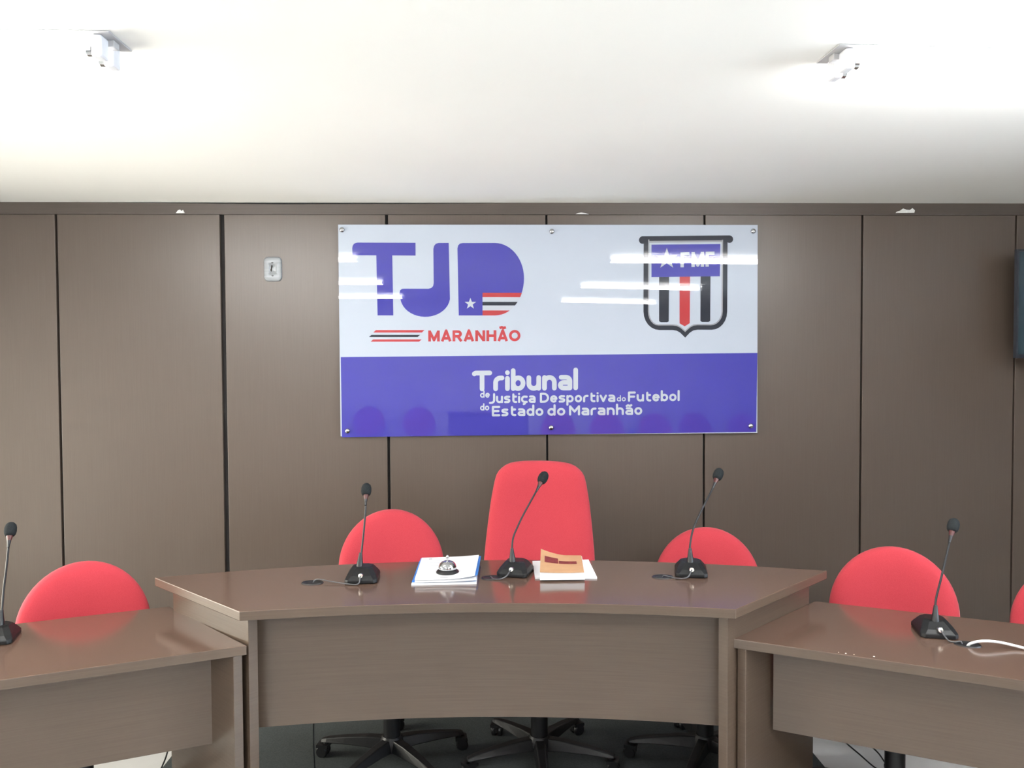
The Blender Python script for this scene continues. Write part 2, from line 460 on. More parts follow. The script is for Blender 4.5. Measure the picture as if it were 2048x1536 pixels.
# heavy capitals with flat ends, drawn in the same way
HV = {
 'M': ([[(.12, 0), (.12, 1)], [(.12, .93), (.45, .12), (.78, .93)], [(.78, 0), (.78, 1)]], .90),
 'A': ([[(.10, 0), (.40, .98), (.70, 0)], [(.2, .28), (.6, .28)]], .80),
 'R': ([[(.12, 0), (.12, 1)], [(.12, .89), (.42, .89)] + arc(.42, .68, .2, .21, 90, -90, 8) + [(.12, .47)], [(.40, .47), (.68, 0)]], .78),
 'N': ([[(.12, 0), (.12, 1)], [(.12, .95), (.66, .05)], [(.66, 0), (.66, 1)]], .78),
 'H': ([[(.12, 0), (.12, 1)], [(.66, 0), (.66, 1)], [(.12, .5), (.66, .5)]], .78),
 'O': ([arc(.44, .5, .33, .40, 0, 360, 24)], .88),
 'F': ([[(.12, 0), (.12, 1)], [(.12, .89), (.64, .89)], [(.12, .5), (.56, .5)]], .68),
 ' ': ([], .3),
}
HV['Ã'] = (HV['A'][0] + [[(.16, 1.20), (.32, 1.27), (.48, 1.20), (.64, 1.27)]], .80)

def lettering(text, x0, x1, base0, base1, cap, w, mat, label, layer=3, heavy=False, gap=.27):
    G = HV if heavy else GL
    tot = sum(G[c][1] for c in text) + gap*(len(text)-1)
    pr = Print(layer)
    sx = (x1-x0 - (0 if heavy else w*cap)) / tot
    x = x0 + (0 if heavy else w*cap/2)
    for c in text:
        strokes, adv = G[c]
        for st in strokes:
            pts = []
            for a, b in st:
                px = x + a*sx
                py = base0 + (base1-base0)*(px-x0)/(x1-x0) - b*cap
                pts.append((px, py))
            if heavy:
                closed = (Vector(pts[0])-Vector(pts[-1])).length < 1e-6
                pr.stroke(pts, w*cap, round_ends=closed)
            else: pr.stroke(pts, w*cap)
        x += (adv+gap)*sx
    return pr.done('lettering', mat, label)

# blue lower field
p = Print(1)
gx = [[(681.1+(1515-681.1)*i/24+(1.1*(1-i/24)-1.5*i/24)*j/8, (713-7.5*i/24)*(1-j/8)+(872.6-7.1*i/24)*j/8) for i in range(25)] for j in range(9)]
gv = [[p.bm.verts.new((art(*q)[0], p.y, art(*q)[1])) for q in row] for row in gx]
for j in range(8):
    for i in range(24): p.bm.faces.new((gv[j+1][i], gv[j+1][i+1], gv[j][i+1], gv[j][i]))
p.done('blue_band', M['a_blue'], 'blue lower field')

# big logo
p = Print(1)
p.poly([(829.7, 486.2), (829.7, 511.6), (705.6, 511.2), (705.3, 497)] + arc(715.5, 496.3, 10, 10, 180, 270, 6)[:0] + [(706.2, 492.5), (708.5, 489), (712, 487), (716, 486.3)])
p.poly([(752.4, 511), (783.8, 511), (785.2, 630.2), (754.2, 630.2)])
p.done('logo_letter', M['a_blue'], 'blue letter T of the logo')
p = Print(1)
p.poly([(895.2, 486.2), (897.3, 600)] + arc(848.3, 593, 49.2, 40, 8, 176, 20) + [(797.5, 586), (799, 580), (803, 577.5), (807, 577.2), (855, 577.2), (860.5, 575.5), (864, 572), (865.2, 566), (864.9, 498), (866.5, 492), (870, 488), (875, 486.4)])
p.done('logo_letter', M['a_blue'], 'blue letter J of the logo')
p = Print(1)
dr = arc(986.5, 556, 58, 70, -90, 0, 14) + arc(986.5, 556, 58, 74.2, 0, 90, 14)[1:]
p.poly([(914.6, 630.2), (912.5, 497), (914, 491), (917.5, 487.5), (923, 486.4)] + dr)
p.done('logo_letter', M['a_blue'], 'blue letter D of the logo')
def d_right(y):      # right outline of the D at height y
    k = max(0.0, 1-((y-556)/74.2)**2)
    return 986.5+58*math.sqrt(k)
for (y0, y1, mat) in ((585.1, 593.8, 'a_red'), (593.8, 603, 'a_letter'), (603, 610.2, 'a_black'), (610.2, 620.2, 'a_letter'), (620.2, 630.2, 'a_red')):
    p = Print(2)
    ys = [y0+(y1-y0)*k/5 for k in range(6)]
    p.poly([(961.9, y0)] + [(d_right(y)+.3, y) for y in ys] + [(961.9, y1)])
    p.done('flag_stripe', M[mat])
def star(cx, cy, r, r2=.40):
    return [(cx+(r if k % 2 == 0 else r*r2)*math.sin(PI*k/5), cy-(r if k % 2 == 0 else r*r2)*math.cos(PI*k/5)) for k in range(10)]
p = Print(2)
def put_star(p, cx, cy, r):
    s = star(cx, cy, r)
    for k in range(10): p.poly([(cx, cy), s[k], s[(k+1) % 10]])
put_star(p, 937.8, 606.9, 12); p.done('star', M['a_letter'], 'small white star')
for x0, x1, y0, y1, mat in ((747, 845, 659.3, 664.2, 'a_red'), (738.4, 836.5, 668.7, 673.2, 'a_black'), (741.6, 839.5, 677.8, 682.3, 'a_red')):
    p = Print(1); p.poly([(x0+3.5, y0), (x1+1.5, y0), (x1-3.5, y1), (x0-1.5, y1)]); p.done('slanted_stripe', M[mat])
lettering('MARANHÃO', 853.5, 1037.5, 682.0, 681.2, 21.8, .245, M['a_red'], 'red lettering reading MARANHÃO', 1, True, .06)

# shield emblem
p = Print(1)
p.stroke([(1281.5, 476.6), (1457, 474.2)], 10.5)
p.disc((1281.8, 479.2), 7.6); p.disc((1457, 476.6), 7.6)
def shield(o):
    l, rgt = 1283.9+o, 1453.2-o
    pts = [(l, 478), (l, 622)] + [(l+(1316-o*.2-l)*(1-math.cos(R(a))), 622+(659.2-o-622)*math.sin(R(a))) for a in (15, 30, 45, 60, 75, 90)]
    pts += [(1343, 659.2-o), (1351, 660.6-o*1.05), (1358, 664.5-o*1.1), (1368.2, 674.5-o*1.25)]
    pts += [(1378, 664.3-o*1.1), (1385, 660-o*1.05), (1393, 658.6-o)]
    pts += [(rgt-(rgt-1422+o*.2)*(1-math.cos(R(a))), 622+(658.8-o-622)*math.sin(R(a))) for a in (90, 75, 60, 45, 30, 15)]
    return pts + [(rgt, 622), (rgt, 478)]
so, si = shield(0), shield(9.0)
for k in range(len(so)-1): p.poly([so[k], so[k+1], si[k+1], si[k]])
p.done('shield_outline', M['a_black'], 'black shield outline with a scrolled top bar')
p = Print(1)
sg = shield(11.5)
for k in range(len(si)-1): p.poly([si[k], si[k+1], sg[k+1], sg[k]])
p.poly([(1293, 480.8), (1444, 478.9), (1444, 482.6), (1293, 484.5)])
p.done('shield_inner_line', M['a_grey'])
p = Print(1); p.poly([(1299.6, 488.2), (1438.6, 486.4), (1438.0, 551.2), (1299.8, 553)]); p.done('shield_field', M['a_blue'], 'blue upper field of the shield')
p = Print(2); put_star(p, 1330.5, 516.5, 22); p.done('star', M['a_letter'], 'white star of the shield')
lettering('FMF', 1358, 1428, 533.4, 531.6, 30, .225, M['a_letter'], 'white lettering reading FMF', 2, True, .10)
for pts, mat in (([(1315.2, 552.8), (1335.3, 552.6), (1335.0, 642), (1331.5, 643.6), (1319, 643.6), (1315.4, 641.5)], 'a_black'),
                 ([(1356.6, 552.3), (1377.6, 552), (1377.4, 645.5), (1367.2, 651.8), (1356.8, 645.8)], 'a_red'),
                 ([(1399, 551.7), (1419, 551.4), (1418.8, 641), (1415.5, 643), (1402, 643), (1398.9, 641)], 'a_black')):
    p = Print(1); p.poly(pts); p.done('shield_stripe', M[mat])

# title lines on the blue field
lettering('Tribunal', 940.5, 1152.5, 781.2, 779.2, 40.0, .235, M['a_letter'], 'large white lettering reading Tribunal', 2)
lettering('de', 956.5, 976, 794.6, 794.4, 13.2, .20, M['a_letter'], 'small white lettering reading de', 2)
lettering('Justiça', 976, 1067.5, 805.6, 805.0, 20.0, .21, M['a_letter'], 'white lettering reading Justiça', 2)
lettering('Desportiva', 1076, 1227.5, 805.0, 803.8, 20.0, .21, M['a_letter'], 'white lettering reading Desportiva', 2)
lettering('do', 1230.5, 1248.8, 802.8, 802.6, 11.5, .19, M['a_letter'], 'smallest white lettering reading do', 2)
lettering('Futebol', 1253, 1357.5, 803.4, 802.4, 20.4, .21, M['a_letter'], 'white lettering reading Futebol', 2)
lettering('do', 956.5, 974.8, 820.2, 820.0, 13.2, .20, M['a_letter'], 'small white lettering reading do beside Estado', 2)
lettering('Estado', 980, 1083, 832.0, 831.2, 20.8, .21, M['a_letter'], 'white lettering reading Estado', 2)
lettering('do', 1091, 1127, 831.2, 830.8, 20.8, .21, M['a_letter'], 'white lettering reading do before Maranhão', 2)
lettering('Maranhão', 1134.5, 1282, 830.8, 829.8, 20.8, .21, M['a_letter'], 'white lettering reading Maranhão', 2)

for x, y in ((685.5, 461.5), (1100, 463), (1505, 460.5), (693.5, 860), (1098.5, 855), (1502, 853)):
    ax, az = art(x, y)
    m = Matrix.Translation((ax, TWIST*(ax+1)**2*az, az)) @ Matrix.Rotation(R(90), 4, 'X')
    sc = link('screw_cap', lathe([(0, -.012), (.006, -.012), (.006, 0), (.0125, 0), (.0125, .005), (.0105, .0095), (.006, .0125), (0, .0135)], 20, m), M['chrome'], sign, smooth=40)
# stand-off spacers reach back to the wall
for x, y in ((685.5, 461.5), (1505, 460.5), (693.5, 860), (1502, 853)):
    ax, az = art(x, y)
    m = Matrix.Translation((ax, .02, az)) @ Matrix.Rotation(R(90), 4, 'X')
    link('spacer', lathe([(0, 0), (.008, 0), (.008, .012), (0, .012)], 14, m), M['chrome'], sign, smooth=40)

# ------------------------------------------------------------------ small plate on the wall
pz = empty('wall_plate', (-.9995, W, 2.0615), 'small silver plate with a dark slot on the panel left of the sign', 'plate')
def rrect(w, h, r, n=6, bow=0.0):
    pts = []
    for cx, cy, a in ((w/2-r, h/2-r, 0), (-w/2+r, h/2-r, 90), (-w/2+r, -h/2+r, 180), (w/2-r, -h/2+r, 270)):
        for k in range(n+1):
            x = cx+r*math.cos(R(a+90*k/n)); y = cy+r*math.sin(R(a+90*k/n))
            pts.append((x, y + (bow*(1-(2*x/w)**2) if y > 0 else -bow*(1-(2*x/w)**2))))
    return pts
def on_wall(u, w, d): return (u, -d, w)
link('plate', pillow(rrect(.084, .108, .017, bow=.006), [(0, .0075), (.35, .0075), (.42, .010), (.8, .0098), (.94, .0075), (1, .003), (1, 0), (0, 0)], on_wall), M['metal_plate'], pz, smooth=35)
link('keyhole', pillow([(-.007+.0045*math.cos(2*PI*k/12)+(.006 if math.sin(2*PI*k/12) > 0 else 0)*.6, .004+.016*math.sin(2*PI*k/12)) for k in range(12)], [(0, .0088), (1, .0088), (1, .005), (0, .005)], on_wall), M['groove'], pz)
for w in (.030, -.031):
    link('screw', pillow([(-.001+.006*math.cos(2*PI*k/12), w+.004*math.sin(2*PI*k/12)) for k in range(12)], [(0, .0115), (.7, .0112), (1, .0095), (1, .006), (0, .006)], on_wall), M['grey_cable'], pz, smooth=40)

# ------------------------------------------------------------------ television at the right edge
tv = empty('television', (2.94, W, 1.88), 'dark wall television with a teal reflection tinted into its screen at right edge', 'television')
link('housing', box(2.520, 3.39, 3.705, 3.735, 1.635, 2.125), M['tv_case'], tv, world_space=True, bevel=.006)
bm = bmesh.new()
for a in ((2.497, 3.40, 2.122, 2.134), (2.497, 3.40, 1.624, 1.642), (2.497, 2.507, 1.642, 2.122), (3.390, 3.40, 1.642, 2.122)):
    add_box(bm, a[0], a[1], 3.685, 3.705, a[2], a[3])
link('bezel', bm, M['tv_case'], tv, world_space=True)
link('screen', box(2.507, 3.390, 3.690, 3.705, 1.642, 2.122), M['tv_screen'], tv, world_space=True)
bm = bmesh.new()
add_box(bm, 2.75, 3.13, 3.735, 3.765, 1.74, 2.02); add_box(bm, 2.86, 2.90, 3.765, W, 1.72, 2.04); add_box(bm, 2.98, 3.02, 3.765, W, 1.72, 2.04)
link('wall_bracket', bm, M['tv_case'], tv, world_space=True)

# ------------------------------------------------------------------ desks
def edge_band(o):
    """the rim of a desktop is covered with the laminate of the panels"""
    o.data.materials.append(M['desk'])
    for p in o.data.polygons:
        if abs(p.normal.z) < .5: p.material_index = 1
    return o
def lag(pts):
    (x0, y0), (x1, y1), (x2, y2) = pts
    def f(x):
        return (y0*(x-x1)*(x-x2)/((x0-x1)*(x0-x2)) + y1*(x-x0)*(x-x2)/((x1-x0)*(x1-x2)) + y2*(x-x0)*(x-x1)/((x2-x0)*(x2-x1)))
    return f
fr_ = lag([(-.763, 2.475), (.027, 2.522), (.769, 2.421)])
bk_ = lag([(-1.188, 2.885), (0, 3.07), (1.239, 2.849)])
ZM, TH, ZWG = .855, .030, .740
N = 28
front = [(-.763+1.532*k/N, fr_(-.763+1.532*k/N)) for k in range(N+1)]
back = [(-1.188+2.427*k/N, bk_(-1.188+2.427*k/N)) for k in range(N+1)]

def grommet(parent, x, y, z, rotz=0.0):
    m = Matrix.Translation((x, y, z)) @ Matrix.Rotation(rotz, 4, 'Z') @ Matrix.Diagonal((1.25, .9, 1, 1))
    bm = lathe([(.020, .0005), (.024, .0035), (.029, .0035), (.031, 0), (.020, 0)], 24, m)
    add_lathe(bm, [(0, .0008), (.021, .0008), (.021, .0), (0, .0)], 20, m)
    link('grommet', bm, M['black'], parent, world_space=True, smooth=40, label='black cable hole ring')

main = empty('judges_desk', (0, 2.75, 0), 'tall curved dark wood desk in the middle', 'desk')
bm = bmesh.new(); add_strip(bm, front, back, ZM-TH, ZM)
edge_band(link('desktop', bm, M['desk_top'], main, world_space=True, bevel=.002))
def side_panel(p0, p1, inward, off, thick, f_in, b_in, z1, parent, z0=0.0, name='end_panel'):
    p0 = Vector(p0); p1 = Vector(p1); e = (p1-p0).normalized(); n = Vector(inward).normalized()
    L = (p1-p0).length
    q = [p0+e*f_in+n*off, p0+e*f_in+n*(off+thick), p0+e*(L-b_in)+n*(off+thick), p0+e*(L-b_in)+n*off]
    return link(name, prism([tuple(v) for v in q], z0, z1), M['desk'], parent, world_space=True, bevel=.0015)
side_panel((-.763, 2.475), (-1.188, 2.885), (.695, .72), .038, .032, .016, .06, ZM-TH, main)
side_panel((.769, 2.421), (1.239, 2.849), (-.672, .741), .038, .032, .016, .06, ZM-TH, main)
mf = [(-.797+.035+1.57*k/N, fr_(-.762+1.57*k/N)+.125) for k in range(N+1)]
mb = [(x, y+.018) for x, y in mf]
mf[0] = (-.790, mf[0][1]); mb[0] = (-.806, mb[0][1]); mf[-1] = (.812, mf[-1][1]-.008); mb[-1] = (.826, mb[-1][1]-.012)
bm = bmesh.new(); add_strip(bm, mf, mb, .432, ZM-TH)
link('modesty_panel', bm, M['desk'], main, world_space=True)
for x, y in ((-.605, 2.785), (.020, 2.815), (.625, 2.795)): grommet(main, x, y, ZM)

def wing(name, loc, label, poly, rail, panel, panel_in, zb, grom):
    """straight desk: poly is the top seen from above, rail the modesty panel line, panel its inner end edge"""
    t = empty(name, loc, label, 'desk')
    edge_band(link('desktop', prism(poly, ZWG-TH, ZWG), M['desk_top'], t, world_space=True, bevel=.002))
    side_panel(panel[0], panel[1], panel_in, .008, .030, .014, .085, ZWG-TH, t)
    a, b = Vector(rail[0]), Vector(rail[1])
    e = (b-a).normalized(); n = Vector((-e.y, e.x))
    if n.y < 0: n = -n
    link('modesty_panel', prism([tuple(a), tuple(b), tuple(b+n*.018), tuple(a+n*.018)], zb, ZWG-TH), M['desk'], t, world_space=True)
    # far end panel, out of the frame
    c0, c1 = Vector(poly[1]), Vector(poly[2])
    mid = sum((Vector(p) for p in poly), Vector((0, 0)))/4
    side_panel(c0, c1, mid-(c0+c1)/2, .03, .03, .018, .03, ZWG-TH, t)
    for g in grom: grommet(t, *g)
    return t
lwp = [(-.750, 2.500), (-2.24, 1.915), (-2.45, 2.43), (-1.150, 2.918)]
wl = wing('wing_desk', (-1.6, 2.4, 0), 'lower dark wood wing desk on the left', lwp,
          ((-.893, 2.596), (-2.27, 2.057)), ((-.750, 2.500), (-1.150, 2.918)), (-.708, -.706), .386, [(-1.66, 2.44, ZWG, R(20))])
rwp = [(.781, 2.488), (2.22, 1.735), (2.60, 2.19), (1.200, 2.862)]
wr = wing('wing_desk', (1.7, 2.3, 0), 'lower dark wood wing desk on the right', rwp,
          ((.938, 2.561), (2.27, 1.865)), ((.781, 2.488), (1.200, 2.862)), (.666, -.746), .410, [(1.487, 2.40, ZWG, R(-20))])
# paint specks on the front lip of the right desk
for x, y, r in ((1.080, 2.347, .0025), (1.062, 2.356, .0014), (1.152, 2.318, .003), (1.10, 2.336, .0012)):
    link('paint_speck', lathe([(0, .0008), (r*.7, .0006), (r, 0)], 8, Matrix.Translation((x, y, ZWG))), M['plaster'], wr, world_space=True)

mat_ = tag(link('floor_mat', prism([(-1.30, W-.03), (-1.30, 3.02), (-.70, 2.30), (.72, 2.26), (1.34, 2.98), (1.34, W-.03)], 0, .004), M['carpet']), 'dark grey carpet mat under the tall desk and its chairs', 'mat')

# ------------------------------------------------------------------ chairs
def superell(hw, hu, hl, nu=2.0, nl=2.7, n=56):
    pts = []
    for k in range(n):
        a = 2*PI*k/n; c, s = math.cos(a), math.sin(a)
        e = nu if s >= 0 else nl
        pts.append((math.copysign(abs(c)**(2/e), c)*hw, math.copysign(abs(s)**(2/e), s)*(hu if s >= 0 else hl)))
    return pts
high_half = [(.0, 0), (.035, -.0005), (.075, -.0025), (.105, -.006), (.128, -.011), (.148, -.020), (.165, -.033), (.178, -.047), (.187, -.063), (.1945, -.09), (.203, -.135), (.2105, -.18), (.2185, -.245), (.2255, -.31), (.2315, -.375), (.236, -.44), (.238, -.52), (.234, -.58), (.222, -.625), (.195, -.652), (.15, -.664), (.08, -.668), (0, -.669)]
high_outline = [(x, z+.335) for x, z in high_half] + [(-x, z+.335) for x, z in high_half[-2:0:-1]]
low_outline = superell(.222, .243, .175)
PROF = [(0, .030), (.30, .031), (.55, .032), (.74, .031), (.86, .027), (.93, .020), (.975, .011), (1.0, 0), (.985, -.012), (.95, -.020), (0, -.022)]
SHELL = [(0, -.034), (.5, -.034), (.88, -.031), (.965, -.024), (.965, -.016), (.9, -.0205), (0, -.0215)]

def make_chair(kind, top, loc, rotz, label, spin=0.0, tilt=4.0, seat_top=.47, roll=0.0):
    t = empty('office_chair' if kind == 'low' else 'high_back_chair', loc, label, 'chair', 'red swivel chairs', rotz)
    out = low_outline if kind == 'low' else high_outline
    hu = .243 if kind == 'low' else .335
    zc = top-hu
    ct, st = math.cos(R(tilt)), math.sin(R(tilt))
    cr, sr = math.cos(R(roll)), math.sin(R(roll))
    def place(u, w, d):
        u, w = cr*u - sr*w, sr*u + cr*w
        dd = d + (-.055*(u/.23)**2*(-1))*.55           # wings of the back curl forward
        if kind != 'low': dd += .012*math.exp(-((w+.16)/.12)**2) + (.02*max(0, w-.12)/.2)
        else: dd += .010*math.exp(-((w+.05)/.10)**2)
        y = .225 - dd*ct + w*st
        return (u, y, zc + w*ct + dd*st)
    bk = link('backrest', pillow(out, PROF, place), M['red'], t, smooth=70)
    link('back_shell', pillow(out, SHELL, place), M['black'], bk, smooth=50)
    so_ = superell(.235, .225, .225, 3.2, 3.0)
    def sp(u, w, d):
        return (u, -w-.01, seat_top-.035 + d - (.035*max(0, (w-.12)/.105)**2 if w > .12 else 0))
    se = link('seat', pillow(so_, [(0, .030), (.5, .033), (.8, .033), (.92, .024), (1, 0), (.98, -.02), (.95, -.028), (0, -.03)], sp), M['red'], t, smooth=70)
    link('seat_shell', pillow(so_, [(0, -.044), (.6, -.044), (.93, -.036), (.955, -.026), (0, -.029)], sp), M['black'], se, smooth=50)
    bm = bmesh.new()
    bz = max(zc-.1, seat_top+.06)
    path = catmull([(0, .02, seat_top-.09), (0, .17, seat_top-.085), (0, .255, seat_top-.04), (0, .282, seat_top+.05), (0, .262+(bz-zc)*st, bz)], 6)
    for a, b in zip(path, path[1:]):
        pass
    n = len(path); rows = []
    for i, p in enumerate(path):
        tg = (path[min(i+1, n-1)]-path[max(i-1, 0)]).normalized()
        nn = Vector((0, -tg.z, tg.y))
        rows.append([bm.verts.new(p+Vector((sx*.035, 0, 0))+nn*sn*.007) for sx, sn in ((-1, -1), (1, -1), (1, 1), (-1, 1))])
    for a, b in zip(rows, rows[1:]):
        for k in range(4): bm.faces.new((a[k], a[(k+1) % 4], b[(k+1) % 4], b[k]))
    bm.faces.new(rows[0][::-1]); bm.faces.new(rows[-1])
    link('back_support', bm, M['black'], t)
    link('seat_mechanism', box(-.08, .08, -.10, .10, seat_top-.125, seat_top-.08), M['black'], t, bevel=.01)
    link('column', lathe([(0, .06), (.034, .06), (.034, .25), (.026, .255), (.026, .27), (.014, .272), (.014, seat_top-.11), (0, seat_top-.11)], 20), M['black'], t, smooth=40)
    link('base_hub', lathe([(0, .058), (.042, .058), (.050, .068), (.046, .105), (.038, .118), (0, .118)], 20), M['black'], t, smooth=40)
    for k in range(5):
        a = spin + 2*PI*k/5
        bm = bmesh.new(); rows = []
        for s, w, z0, z1 in ((.03, .030, .062, .110), (.10, .028, .068, .108), (.20, .024, .068, .096), (.28, .020, .064, .082), (.305, .016, .062, .074)):
            rows.append([bm.verts.new((s, sx*w*(1 if sz < 0 else .62), z0 if sz < 0 else z1)) for sx, sz in ((-1, -1), (1, -1), (1, 1), (-1, 1))])
        for p, q in zip(rows, rows[1:]):
            for i in range(4): bm.faces.new((p[i], p[(i+1) % 4], q[(i+1) % 4], q[i]))
        bm.faces.new(rows[0][::-1]); bm.faces.new(rows[-1])
        mz = Matrix.Rotation(a, 4, 'Z')
        bmesh.ops.transform(bm, matrix=mz, verts=bm.verts)
        lg = link('leg', bm, M['black'], t, bevel=.004)
        bm = bmesh.new()
        mm = mz @ Matrix.Translation((.288, 0, 0)) @ Matrix.Rotation(random.uniform(-1.2, 1.2), 4, 'Z')
        for s in (-1, 1):
            add_lathe(bm, [(0, -.009), (.021, -.009), (.025, -.005), (.025, .005), (.021, .009), (0, .009)], 16, mm @ Matrix.Translation((0.012, s*.014, .025)) @ Matrix.Rotation(R(90), 4, 'X'))
        add_box(bm, -.012, .022, -.006, .006, .02, .056, mm)
        add_lathe(bm, [(0, .05), (.009, .05), (.009, .07), (0, .07)], 10, mm)
        add_box(bm, -.016, .032, -.026, .026, .044, .056, mm)
        link('caster', bm, M['black'], lg, smooth=40)
    return t

ch = {}
ch['hb'] = make_chair('high', 1.197, (.210, 3.178, 0), R(-5), 'tall red high back chair behind the middle of the desk', spin=R(59), seat_top=.50, tilt=3, roll=-.8)
ch['cl'] = make_chair('low', .989, (-.385, 3.20, 0), R(5), 'red round back chair behind the bell and papers', spin=R(17), roll=2)
ch['cr'] = make_chair('low', .906, (.878, 3.155, 0), R(-17), 'red round back chair near right end of tall desk', spin=R(42), roll=-3.5)
ch['lw'] = make_chair('low', .893, (-1.395, 2.765, 0), R(22), 'red round back chair behind the left wing desk', spin=R(95), roll=3)
ch['rw'] = make_chair('low', .915, (1.44, 2.74, 0), R(-24), 'red round back chair behind right wing desk and microphone', spin=R(86), roll=-6)
ch['fr'] = make_chair('low', .905, (1.985, 2.525, 0), R(-30), 'red round back chair cut off by the right edge', spin=R(10))
# rows of seats that the sign mirrors in its lower edge
seats = [(-2.32, -3.1), (-1.62, -3.1), (-.92, -2.95), (.90, -2.1), (1.50, -2.0), (2.12, -2.05), (2.74, -2.5), (3.36, -2.45)]
for i, (x, y) in enumerate(seats):
    c = copy_tree(ch['cl'])
    c.location = (x, y-.2, -.0); c.rotation_euler = (0, 0, PI)
    c['label'] = 'red chair behind the camera, %s of those mirrored along the sign bottom' % ('leftmost', 'second from left', 'third from left', 'fourth from left', 'fifth from left', 'sixth from left', 'second from right', 'rightmost')[i]
    c['group'] = 'audience chairs mirrored in the sign'

# ------------------------------------------------------------------ microphones
def mic(loc, rotz, neck, label, cable, z):
    """neck: points in world space from the base to the tip of the foam"""
    t = empty('gooseneck_microphone', loc, label, 'microphone', 'gooseneck microphones on the desks')
    mr = Matrix.Translation(loc) @ Matrix.Rotation(rotz, 4, 'Z')
    bm = bmesh.new()
    def ringpts(w, d0, d1, cx, zz):
        return [bm.verts.new(mr @ Vector(p + (zz,))) for p in ((-w, d0+cx), (-w+cx, d0), (w-cx, d0), (w, d0+cx), (w, d1-cx), (w-cx, d1), (-w+cx, d1), (-w, d1-cx))]
    prof = [(.054, -.062, .066, .010, .0), (.056, -.064, .068, .011, .004), (.056, -.064, .068, .012, .014), (.050, -.052, .062, .016, .026), (.036, -.022, .050, .014, .043), (.030, -.012, .044, .012, .046)]
    rings = [ringpts(*p) for p in prof]
    for a, b in zip(rings, rings[1:]):
        for k in range(8): bm.faces.new((a[k], a[(k+1) % 8], b[(k+1) % 8], b[k]))
    bm.faces.new(rings[0][::-1]); bm.faces.new(rings[-1])
    link('base', bm, M['mic_black'], t, world_space=True, bevel=.003)
    # plug in the back of the base
    mp = mr @ Matrix.Translation((0.0, -.050, .025)) @ Matrix.Rotation(R(72), 4, 'X')
    pg = link('plug', lathe([(0, -.004), (.010, -.004), (.0105, .006), (.0095, .012), (.0075, .016), (.0045, .0165), (0, .0165)], 16, mp), M['brass_plug'], t, world_space=True, smooth=40, label='shiny metal plug')
    # boot, neck, ring, foam
    n0, n1 = Vector(neck[0]), Vector(neck[1])
    d = (n1-n0).normalized()
    base_top = Vector((n0.x, n0.y, z+.040))
    link('boot', tube([base_top, base_top+d*.022, base_top+d*.024, base_top+d*.052], [.0125, .0105, .0095, .0055], 14), M['black'], t, world_space=True, smooth=40)
    pts = catmull([tuple(base_top+d*.03)] + [tuple(p) for p in neck[1:-2]], 8)
    link('gooseneck', tube(pts, .0035, 10), M['black'], t, world_space=True, smooth=60)
    f1 = Vector(neck[-1]); q = Vector(neck[-3]); ax = (f1-q).normalized()
    L = .047
    start = f1-ax*L
    rot = Vector((0, 0, 1)).rotation_difference(ax).to_matrix().to_4x4()
    ring_m = Matrix.Translation(start) @ rot
    link('capsule_ring', lathe([(0, -.016), (.0062, -.016), (.0085, -.006), (.0098, .001), (.0098, .003), (0, .003)], 16, ring_m), M['mic_ring'], t, world_space=True, smooth=40, label='reddish light ring')
    link('capsule', lathe([(0, -.040), (.0036, -.040), (.0044, -.030), (.0062, -.0155), (0, -.0155)], 14, ring_m), M['black'], t, world_space=True, smooth=40)
    link('foam_windscreen', lathe([(0, 0), (.0125, 0), (.0165, .006), (.0185, .016), (.0182, .028), (.0150, .039), (.0085, .0455), (0, .047)], 18, ring_m), M['foam'], t, world_space=True, smooth=60)
    if cable:
        start_c = mp @ Vector((0, 0, .016))
        link('cable', tube(catmull([tuple(start_c)] + cable, 6), .0022, 8), M['grey_cable'], t, world_space=True, smooth=60)
    return t
z = ZM
mic((-.437, 2.822, z), R(2), [(-.449, 2.83, .883), (-.446, 2.834, .921), (-.44, 2.842, .973), (-.435, 2.852, 1.028), (-.431, 2.865, 1.093), (-.431, 2.878, 1.134), (-.432, 2.893, 1.157), (-.433, 2.912, 1.181)],
    'black gooseneck microphone left of the papers', [(-.44, 2.745, z+.006), (-.47, 2.748, z+.004), (-.54, 2.772, z+.008), (-.585, 2.788, z+.012), (-.602, 2.790, z+.004), (-.607, 2.788, z-.02)], z)
mic((.105, 2.875, z), R(-16), [(.095, 2.87, .886), (.093, 2.875, .938), (.098, 2.884, .982), (.116, 2.895, 1.023), (.141, 2.909, 1.069), (.19, 2.924, 1.153), (.212, 2.941, 1.184), (.224, 2.962, 1.209)],
    'black gooseneck microphone between papers and tan book', [(.070, 2.800, z+.010), (.045, 2.785, z+.004), (.024, 2.792, z+.004), (.015, 2.812, z+.006), (.020, 2.818, z-.02)], z)
mic((.737, 2.838, z), R(-12), [(.733, 2.83, .879), (.733, 2.835, .928), (.736, 2.845, .96), (.751, 2.858, 1.014), (.784, 2.873, 1.075), (.832, 2.89, 1.157), (.854, 2.909, 1.191), (.871, 2.932, 1.219)],
    'black gooseneck microphone at right end of tall desk', [(.705, 2.760, z+.008), (.672, 2.762, z+.004), (.645, 2.778, z+.006), (.627, 2.792, z+.006), (.624, 2.796, z-.02)], z)
z = ZWG
mic((-1.568, 2.590, z), R(16), [(-1.562, 2.6, .777), (-1.562, 2.604, .803), (-1.561, 2.612, .846), (-1.562, 2.622, .892), (-1.558, 2.635, .97), (-1.557, 2.648, 1.041), (-1.56, 2.663, 1.073), (-1.567, 2.682, 1.100)],
    'black gooseneck microphone on the left wing desk', [(-1.565, 2.51, z+.006), (-1.60, 2.48, z+.004), (-1.65, 2.45, z+.008), (-1.66, 2.442, z-.02)], z)
